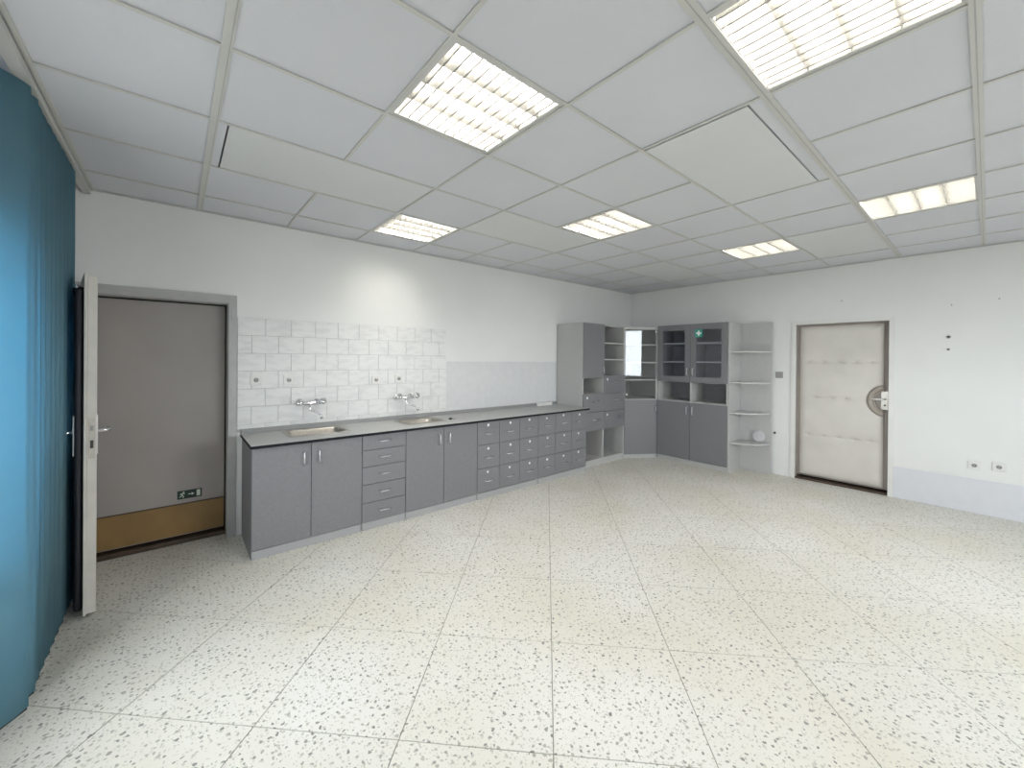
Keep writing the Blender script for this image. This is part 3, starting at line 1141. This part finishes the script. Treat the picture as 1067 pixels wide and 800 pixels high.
# side panels along the neighbours, back panels along the walls
mb.box((XC0 + 0.0005, A.y + 0.004, 0), (XC0 + 0.016, -0.014, CT - t))
mb.box((B.x + 0.004, YC0 + 0.0005, 0), (-0.014, YC0 + 0.016, CT - t))
mb.box((XC0 + 0.016, -0.014, 0.06), (-0.006, -0.008, CT))
mb.box((-0.014, YC0 + 0.016, 0.06), (-0.006, -0.014, CT))
dbox(mb, 0.0, 0.024, -0.03, 0.006, 0, CT - t)
dbox(mb, FWd - 0.024, FWd, -0.03, 0.006, 0, CT - t)
dbox(mb, 0.024, FWd - 0.024, -0.03, 0.006, CT - 0.045, CT)
dbox(mb, 0.018, FWd - 0.018, -0.03, -0.004, 0, 0.06)
build_at(mb, 'body', 'carcass', corner)
for z in (1.728, 1.458, 1.192, 0.892):
    build_at(MB().prism(penta(0.020, 0.008), z - t / 2, z + t / 2), 'shelf', 'carcass', corner)
mb = MB()
dbox(mb, 0.012, FWd - 0.004, 0.007, 0.020, 0.062, 0.884)
cd_ = build_at(mb, 'door', 'front', corner)
bar_handle(cd_, dpt(FWd - 0.045, 0.019, 0.70), dpt(FWd - 0.045, 0.019, 0.80), nv)
mb = MB()
dbox(mb, 0.026, FWd - 0.026, 0.001, 0.006, 0.897, CT - 0.047)
gd = build_at(mb, 'glass_door', 'glass', corner)
gd['label'] = 'clear glass door'
mb = MB().cyl(dpt(0.046, 0.006, 0.968), dpt(0.046, 0.018, 0.968), 0.015, 16)
build_at(mb, 'knob', 'sticker', gd)
mb = MB()
for z in (1.93, 0.95):
    mb.cyl(dpt(FWd - 0.03, 0.006, z), dpt(FWd - 0.03, 0.010, z), 0.014, 14)
build_at(mb, 'glass_hinge', 'chrome', gd)

# ------------------------------------------------------------------ glazed cabinet on the right wall
BX, BY0, BY1 = -0.440, -1.795, -0.783
BW = 'light'
glz = thing('glazed_cabinet', 'tall grey cabinet with two glazed doors on the right wall', 'cabinet', (-0.22, (BY0 + BY1) / 2, 0))
ym = (BY0 + BY1) / 2 - 0.0
mb = MB()
BT = 2.015
xb = -0.020
mb.box((BX, BY1 - t, 0), (xb, BY1, BT))
mb.box((BX, BY0, 0), (xb, BY0 + t, BT))
mb.box((BX, BY0 + t, BT - t), (xb, BY1 - t, BT))
mb.box((BX, BY0 + t, 0.06), (xb, BY1 - t, 0.06 + t))
mb.box((BX, ym - t / 2, 0.06 + t), (xb, ym + t / 2, BT - t))
build_at(mb, 'body', 'carcass', glz)
mb = MB().box((xb, BY0, 0.06), (xb + 0.008, BY1, BT))
build_at(mb, 'back_panel', 'front', glz)
box('plinth', 'carcass', (BX + 0.004, BY0 + t, 0), (BX + 0.022, BY1 - t, 0.058), glz)
for a, b in ((ym + t / 2, BY1 - t), (BY0 + t, ym - t / 2)):
    for z in (1.742, 1.472, 1.188, 0.895):
        box('shelf', 'carcass', (BX + 0.006 if z < 1.2 else BX + 0.012, a + 0.0005, z - t / 2), (xb - 0.001, b - 0.0005, z + t / 2), glz)
OX = (-1, 0, 0)
for a, b, side in ((ym, BY1, 1), (BY0, ym, -1)):
    g = 0.002
    d = box('door', 'front', (BX - 0.019, a + g, 0.066), (BX - 0.0006, b - g, 0.888), glz, 0.0015)
    hy = ym + side * 0.042
    bar_handle(d, (BX - 0.019, hy, 0.72), (BX - 0.019, hy, 0.83), OX)
    # glazed frame door
    za, zb = 1.183, BT
    wa, wb = a + 0.082, b - 0.082
    wz0, wz1 = 1.262, 1.935
    mb = MB()
    X0, X1 = BX - 0.019, BX - 0.0006
    mb.box((X0, a + g, za), (X1, wa, zb))
    mb.box((X0, wb, za), (X1, b - g, zb))
    mb.box((X0, wa, za), (X1, wb, wz0))
    mb.box((X0, wa, wz1), (X1, wb, zb))
    bmesh.ops.remove_doubles(mb.bm, verts=mb.bm.verts, dist=1e-5)
    gdr = build_at(mb, 'glazed_door', 'front', glz)
    bx_ = MB().box((BX - 0.012, wa - 0.003, wz0 - 0.003), (BX - 0.008, wb + 0.003, wz1 + 0.003))
    bx_.xf(Matrix.Translation(-world_loc(gdr)))
    bx_.build('glass_pane', 'glass2', gdr)
    bar_handle(gdr, (BX - 0.019, hy, 1.285), (BX - 0.019, hy, 1.385), OX)
# first aid sticker on the right hand pane
aid = thing('first_aid_sticker', 'square teal first aid sticker with white cross on the glazed door', 'sticker', (BX - 0.0205, -1.408, 1.825))
box('sticker_field', 'aid', (BX - 0.0212, -1.462, 1.826), (BX - 0.0196, -1.352, 1.934), aid)
mb = MB()
yc, zc = -1.407, 1.880
mb.box((BX - 0.0218, yc - 0.036, zc - 0.012), (BX - 0.0213, yc + 0.036, zc + 0.012))
mb.box((BX - 0.0218, yc - 0.012, zc + 0.0121), (BX - 0.0213, yc + 0.012, zc + 0.036))
mb.box((BX - 0.0218, yc - 0.012, zc - 0.036), (BX - 0.0213, yc + 0.012, zc - 0.0121))
build_at(mb, 'white_cross', 'sticker', aid)

# ------------------------------------------------------------------ open end shelves
ES0, ES1 = -2.190, -1.7975
es = thing('end_shelf', 'light grey open end shelves beside the glazed cabinet', 'shelf', (-0.1, (ES0 + ES1) / 2, 0))
box('back_panel', 'carcass', (-0.070, ES0, 0.0), (-0.052, ES1 - t, 2.015), es, 0.001)
box('side_panel', 'carcass', (BX, ES1 - t, 0.0), (-0.052, ES1, 2.015), es, 0.001)
for z in (1.615, 1.203, 0.800, 0.398):
    yb_, xb_ = ES1 - t - 0.0005, -0.0705
    xa_, ya_ = BX + 0.010, ES0 + 0.012
    pts = []
    n = 12
    # front edge: gentle convex sweep from the side panel's front to the back panel's end
    for k in range(n + 1):
        a = k / n
        px = xa_ + (xb_ - 0.06 - xa_) * a
        py = (yb_ - 0.02) + (ya_ - (yb_ - 0.02)) * a
        bul = 0.075 * math.sin(math.pi * a)
        pts.append((px - bul * 0.66, py - bul * 0.75))
    poly = [(xb_, yb_), (xa_, yb_)] + pts + [(xb_, ya_)]
    build_at(MB().prism(poly, z - t / 2, z + t / 2), 'shelf', 'carcass', es)
disc = thing('round_lid', 'round pale grey lid leaning on the lowest end shelf', 'lid', (-0.095, -2.058, 0.408))
mb = MB()
prof = [(0.0, 0.012), (0.060, 0.012), (0.072, 0.008), (0.077, 0.0), (0.072, -0.004), (0.0, -0.004)]
rings = []
for r_, d_ in prof[1:-1]:
    rings.append([mb.bm.verts.new((-d_, r_ * math.cos(2 * math.pi * k / 28), r_ * math.sin(2 * math.pi * k / 28))) for k in range(28)])
for a, b in zip(rings[:-1], rings[1:]):
    for k in range(28):
        mb.bm.faces.new([a[k], a[(k + 1) % 28], b[(k + 1) % 28], b[k]])
mb.bm.faces.new(rings[0])
mb.bm.faces.new(rings[-1])
mb.xf(Matrix.Translation((0.0, 0, 0.0785)) @ Matrix.Rotation(math.radians(8), 4, 'Y'))
mb.build('lid_dish', 'lidgrey', disc)
mb = MB().cyl((0.0, 0, 0), (-0.006, 0, 0), 0.030, 20)
mb.xf(Matrix.Translation((-0.012, 0, 0.080)) @ Matrix.Rotation(math.radians(8), 4, 'Y'))
mb.build('lid_boss', 'lidgrey', disc)
ds = thing('door_buffer', 'small dark rubber buffer on the wall beside the end shelves', 'buffer', (-0.0005, -2.215, 0.545))
MB().tube([(0, 0, 0), (-0.012, 0, 0), (-0.03, 0, 0.0)], [0.016, 0.014, 0.011], 14).build('buffer_body', 'rubber', ds)
MB().cyl((-0.030, 0, 0), (-0.036, 0, 0), 0.008, 12).build('buffer_tip', 'greypl', ds)

# ------------------------------------------------------------------ padded door on the right wall
y0, y1, zt = DB
fr = MB()
fr.box((-0.012, y0 - 0.045, 0), (0.018, y0, zt + 0.045))
fr.box((-0.012, y1, 0), (0.018, y1 + 0.045, zt + 0.045))
fr.box((-0.012, y0, zt), (0.018, y1, zt + 0.045))
struct(fr.build('trim_4', 'wframe'), 'white painted frame around the cream padded door', 'door frame')
door3 = thing('door_3', 'cream leatherette padded door with rounded handle cutout', 'door', (0.09, (y0 + y1) / 2, 0.05))
door3['kind'] = 'structure'
box('leaf', 'taupe', (0.066, y0 + 0.004, 0.045), (0.105, y1 - 0.004, zt - 0.004), door3, 0.002)
fr = MB()
fr.box((0.0185, y0, 0), (0.064, y0 + 0.005, zt))
fr.box((0.0185, y1 - 0.005, 0), (0.064, y1, zt))
fr.box((0.0185, y0 + 0.005, zt - 0.005), (0.064, y1 - 0.005, zt))
struct(fr.build('trim_5', 'taupe'), 'taupe inner lining of the padded door frame', 'door frame')
struct(box('trim_6', 'brown', (0.004, y0 + 0.006, 0), (0.12, y1 - 0.006, 0.022), None, 0.004),
       'dark brown threshold under the cream padded door', 'threshold')
PY0, PY1, PZ0, PZ1 = -3.272, -2.478, 0.062, 1.936
EY, EZ, RY, RZ = -3.305, 1.055, 0.160, 0.168
buttons = [(yy, 1.493) for yy in (-2.58, -2.733, -2.881, -3.035, -3.173)] + [(yy, 1.050) for yy in (-2.649, -2.813, -2.944)] + \
          [(yy, 0.576) for yy in (-2.579, -2.732, -2.878, -3.029, -3.173)]
NYg, NZg = 96, 200


def bulge(yy, zz):
    e = min(yy - PY0, PY1 - yy, zz - PZ0, PZ1 - zz)
    rr = math.sqrt(((yy - EY) / RY) ** 2 + ((zz - EZ) / RZ) ** 2)
    e = min(e, (rr - 1) * 0.15)
    e = max(e, 0)
    hgt = 0.028 * (1 - math.exp(-e / 0.026))
    for by, bz in buttons:
        dy, dz = yy - by, zz - bz
        hgt -= 0.014 * math.exp(-(dy * dy / 0.0014 + dz * dz / 0.00018))
        hgt -= 0.006 * math.exp(-(dy * dy / 0.004 + dz * dz / 0.0016))
    for bz in (1.493, 0.576, 1.05):
        hgt -= 0.0008 * math.exp(-((zz - bz) ** 2) / 0.00015)
    # sag wrinkles
    hgt += 0.0012 * math.sin(yy * 31 + zz * 3) * math.sin(zz * 5.2) + 0.0016 * math.sin(zz * 9 + yy * 4)
    return max(hgt, 0.0015)


mb = MB()
grid = {}
for i in range(NYg + 1):
    for j in range(NZg + 1):
        yy = PY0 + (PY1 - PY0) * i / NYg
        zz = PZ0 + (PZ1 - PZ0) * j / NZg
        ry, rz = (yy - EY) / RY, (zz - EZ) / RZ
        rr = math.hypot(ry, rz)
        if rr < 0.97:
            continue
        grid[i, j] = mb.bm.verts.new((0.0655 - bulge(yy, zz), yy, zz))
for i in range(NYg):
    for j in range(NZg):
        ks = ((i, j), (i + 1, j), (i + 1, j + 1), (i, j + 1))
        if all(k in grid for k in ks):
            mb.bm.faces.new([grid[k] for k in ks]).smooth = True
pad3 = build_at(mb, 'padding', 'cream', door3)
pad3['label'] = 'quilted cream leatherette padding'
# buttons
bmesh0 = None
for by, bz in buttons:
    loc = Vector((0.0655 - bulge(by, bz) - 0.0005, by, bz)) - world_loc(pad3)
    if bmesh0 is None:
        o = MB().sphere((0, 0, 0), 0.016, 0.25, 1.0, 0.42, 10, 6).build('tuft_button', 'tuft', pad3, smooth=True, loc=loc)
        bmesh0 = o.data
    else:
        link('tuft_button', bmesh0, None, pad3, loc)
# welts: along the edges and the cutout
wl = [(0.062, PY1 + 0.004, PZ0), (0.062, PY1 + 0.004, PZ1 + 0.004), (0.062, PY0 - 0.004, PZ1 + 0.004), (0.062, PY0 - 0.004, EZ + RZ)]
build_at(MB().tube(wl, 0.006, 8), 'welt', 'rim', door3)
build_at(MB().tube([(0.062, PY0 - 0.004, EZ - RZ), (0.062, PY0 - 0.004, PZ0 - 0.004), (0.062, PY1 + 0.004, PZ0 - 0.004)], 0.006, 8), 'welt', 'rim', door3)
pts = []
for k in range(25):
    a = math.radians(78 - 156 * k / 24)
    pts.append((0.052, EY + (RY - 0.012) * math.cos(a), EZ + (RZ - 0.010) * math.sin(a)))
rimo = build_at(MB().tube(pts, 0.027, 12), 'cutout_roll', 'rim', door3)
pts = [(0.050, EY + (RY - 0.045) * math.cos(math.radians(80 - 160 * k / 24)), EZ + (RZ - 0.045) * math.sin(math.radians(80 - 160 * k / 24))) for k in range(25)]
build_at(MB().tube(pts, 0.009, 10), 'cutout_welt', 'rim', door3)
lkp = box('lock_plate', 'steel', (0.058, -3.312, 0.955), (0.0655, -3.250, 1.165), door3, 0.002)
mb = MB().cyl((0.058, -3.283, 1.005), (0.0565, -3.283, 1.005), 0.010, 14)
mb.xf(Matrix.Translation(-world_loc(lkp)))
mb.build('keyhole', 'hole', lkp)
mb = MB().tube([(0.058, -3.283, 1.073), (0.025, -3.283, 1.073), (0.017, -3.276, 1.073), (0.016, -3.250, 1.073), (0.018, -3.165, 1.071)], 0.0095, 12)
mb.xf(Matrix.Translation(-world_loc(lkp)))
mb.build('lever', 'wframe', lkp)

# dado panel and small wall marks to the right of it
struct(box('trim_7', 'dado', (-0.005, YF + 0.01, 0.0), (-0.0003, y0 - 0.046, 0.344), None, 0.001),
       'pale lilac grey panel along the foot of the right wall', 'panel')
for k, (yy, zz, r_, lab) in enumerate(((-3.769, 1.761, 0.016, 'upper of two dark wall plugs right of the padded door'),
                                       (-3.768, 1.633, 0.012, 'lower of two dark wall plugs right of the padded door'))):
    o = thing('wall_plug', lab, 'plug', (-0.0005, yy, zz), 'dark wall plugs')
    MB().cyl((0, 0, 0), (-0.004, 0, 0), r_, 12).build('plug_collar', 'greypl', o)
    MB().tube([(-0.004, 0, 0), (-0.018, 0, 0), (-0.022, 0, 0.008 if k == 0 else 0)], r_ * 0.5, 8).build('plug_screw', 'screw', o)
for yy, zz, lab in ((-2.90, 2.225, 'tiny nail high on the wall above the padded door'),
                    (-3.787, 2.09, 'faint nail above the two dark wall plugs'),
                    (-4.098, 2.12, 'tiny nail high on the right wall near the photo edge')):
    tag(MB().cyl((-0.0003, yy, zz), (-0.012, yy, zz), 0.006, 8).build('wall_nail', 'greypl'), lab, 'nail', 'nails in the right wall')


# ------------------------------------------------------------------ recessed lamps
def make_lamp(lab, i, j):
    xa, xb_ = GX + GP * i, GX + GP * (i + 1)
    ya, yb_ = GY + GP * j, GY + GP * (j + 1)
    cx_, cy_ = (xa + xb_) / 2, (ya + yb_) / 2
    root = thing('ceiling_lamp', lab, 'lamp', (cx_, cy_, H + 0.004), 'recessed louvre lamps')
    s = 0.290
    if 'frame' not in LM:
        mb = MB()
        o_, i_ = 0.2905, 0.272
        mb.box((-o_, -o_, 0.003), (o_, -i_, 0.012))
        mb.box((-o_, i_, 0.003), (o_, o_, 0.012))
        mb.box((-o_, -i_, 0.003), (-i_, i_, 0.012))
        mb.box((i_, -i_, 0.003), (o_, i_, 0.012))
        LM['frame'] = mb.build('lamp_frame', 'lwhite', root)
        mb = MB()
        w_ = 0.278
        zt_ = 0.098
        mb.box((-w_, -w_, zt_), (w_, w_, zt_ + 0.003))
        for sx in (-1, 1):
            mb.box((sx * w_, -w_, 0.012), (sx * (w_ + 0.003), w_, zt_ + 0.003))
            mb.box((-w_, sx * w_, 0.012), (w_, sx * (w_ + 0.003), zt_ + 0.003))
        LM['housing'] = mb.build('lamp_housing', 'lwhite', root)
        for k in range(4):
            yy = -0.2025 + 0.135 * k
            LM['tube%d' % k] = MB().cyl((-0.268, yy, 0.066), (0.268, yy, 0.066), 0.013, 12).build('fluorescent_tube', 'tube', root)
        # long louvre blades (V section) between tubes
        for k in range(3):
            yy = -0.135 + 0.135 * k
            mb = MB()
            pr = [(-0.272, yy), (0.272, yy)]
            v = [mb.bm.verts.new(p) for p in ((-0.272, yy - 0.012, 0.045), (-0.272, yy + 0.012, 0.045), (-0.272, yy, 0.004),
                                             (0.272, yy - 0.012, 0.045), (0.272, yy + 0.012, 0.045), (0.272, yy, 0.004))]
            for f in ((0, 3, 5, 2), (1, 2, 5, 4), (0, 1, 4, 3), (0, 2, 1), (3, 4, 5)):
                mb.bm.faces.new([v[a] for a in f])
            LM['long%d' % k] = mb.build('louvre_blade', 'blade', root)
        for k in range(11):
            xx = -0.272 + 0.544 * (k + 0.5) / 11
            mb = MB().box((xx - 0.003, -0.272, 0.006), (xx + 0.003, 0.272, 0.048))
            LM['cross%d' % k] = mb.build('louvre_blade', 'blade', root)
    else:
        for o in list(LM.values()):
            c = o.copy()
            COL.objects.link(c)
            c.parent = root
    ld = bpy.data.lights.new('lamp_light', 'AREA')
    ld.shape = 'RECTANGLE'
    ld.size = ld.size_y = 0.53
    ld.energy = LAMP_POWER
    ld.color = (1.0, 0.965, 0.90)
    lo = bpy.data.objects.new('lamp_light', ld)
    COL.objects.link(lo)
    lo.parent = root
    lo.location = (0, 0, 0.094)


LM = {}
labs = ['louvre lamp nearest the open doorway, second largest in view',
        'louvre lamp closest to the tiled wall with the sinks',
        'louvre lamp midway between the tiled wall lamp and the glazed cabinet lamp',
        'smallest looking louvre lamp, nearest the glazed cabinet and end shelves',
        'rightmost louvre lamp, over the floor before the padded door',
        'largest louvre lamp, cut by the top edge of the photo']
for (i, j), lab in zip(LAMPS, labs):
    make_lamp(lab, i, j)
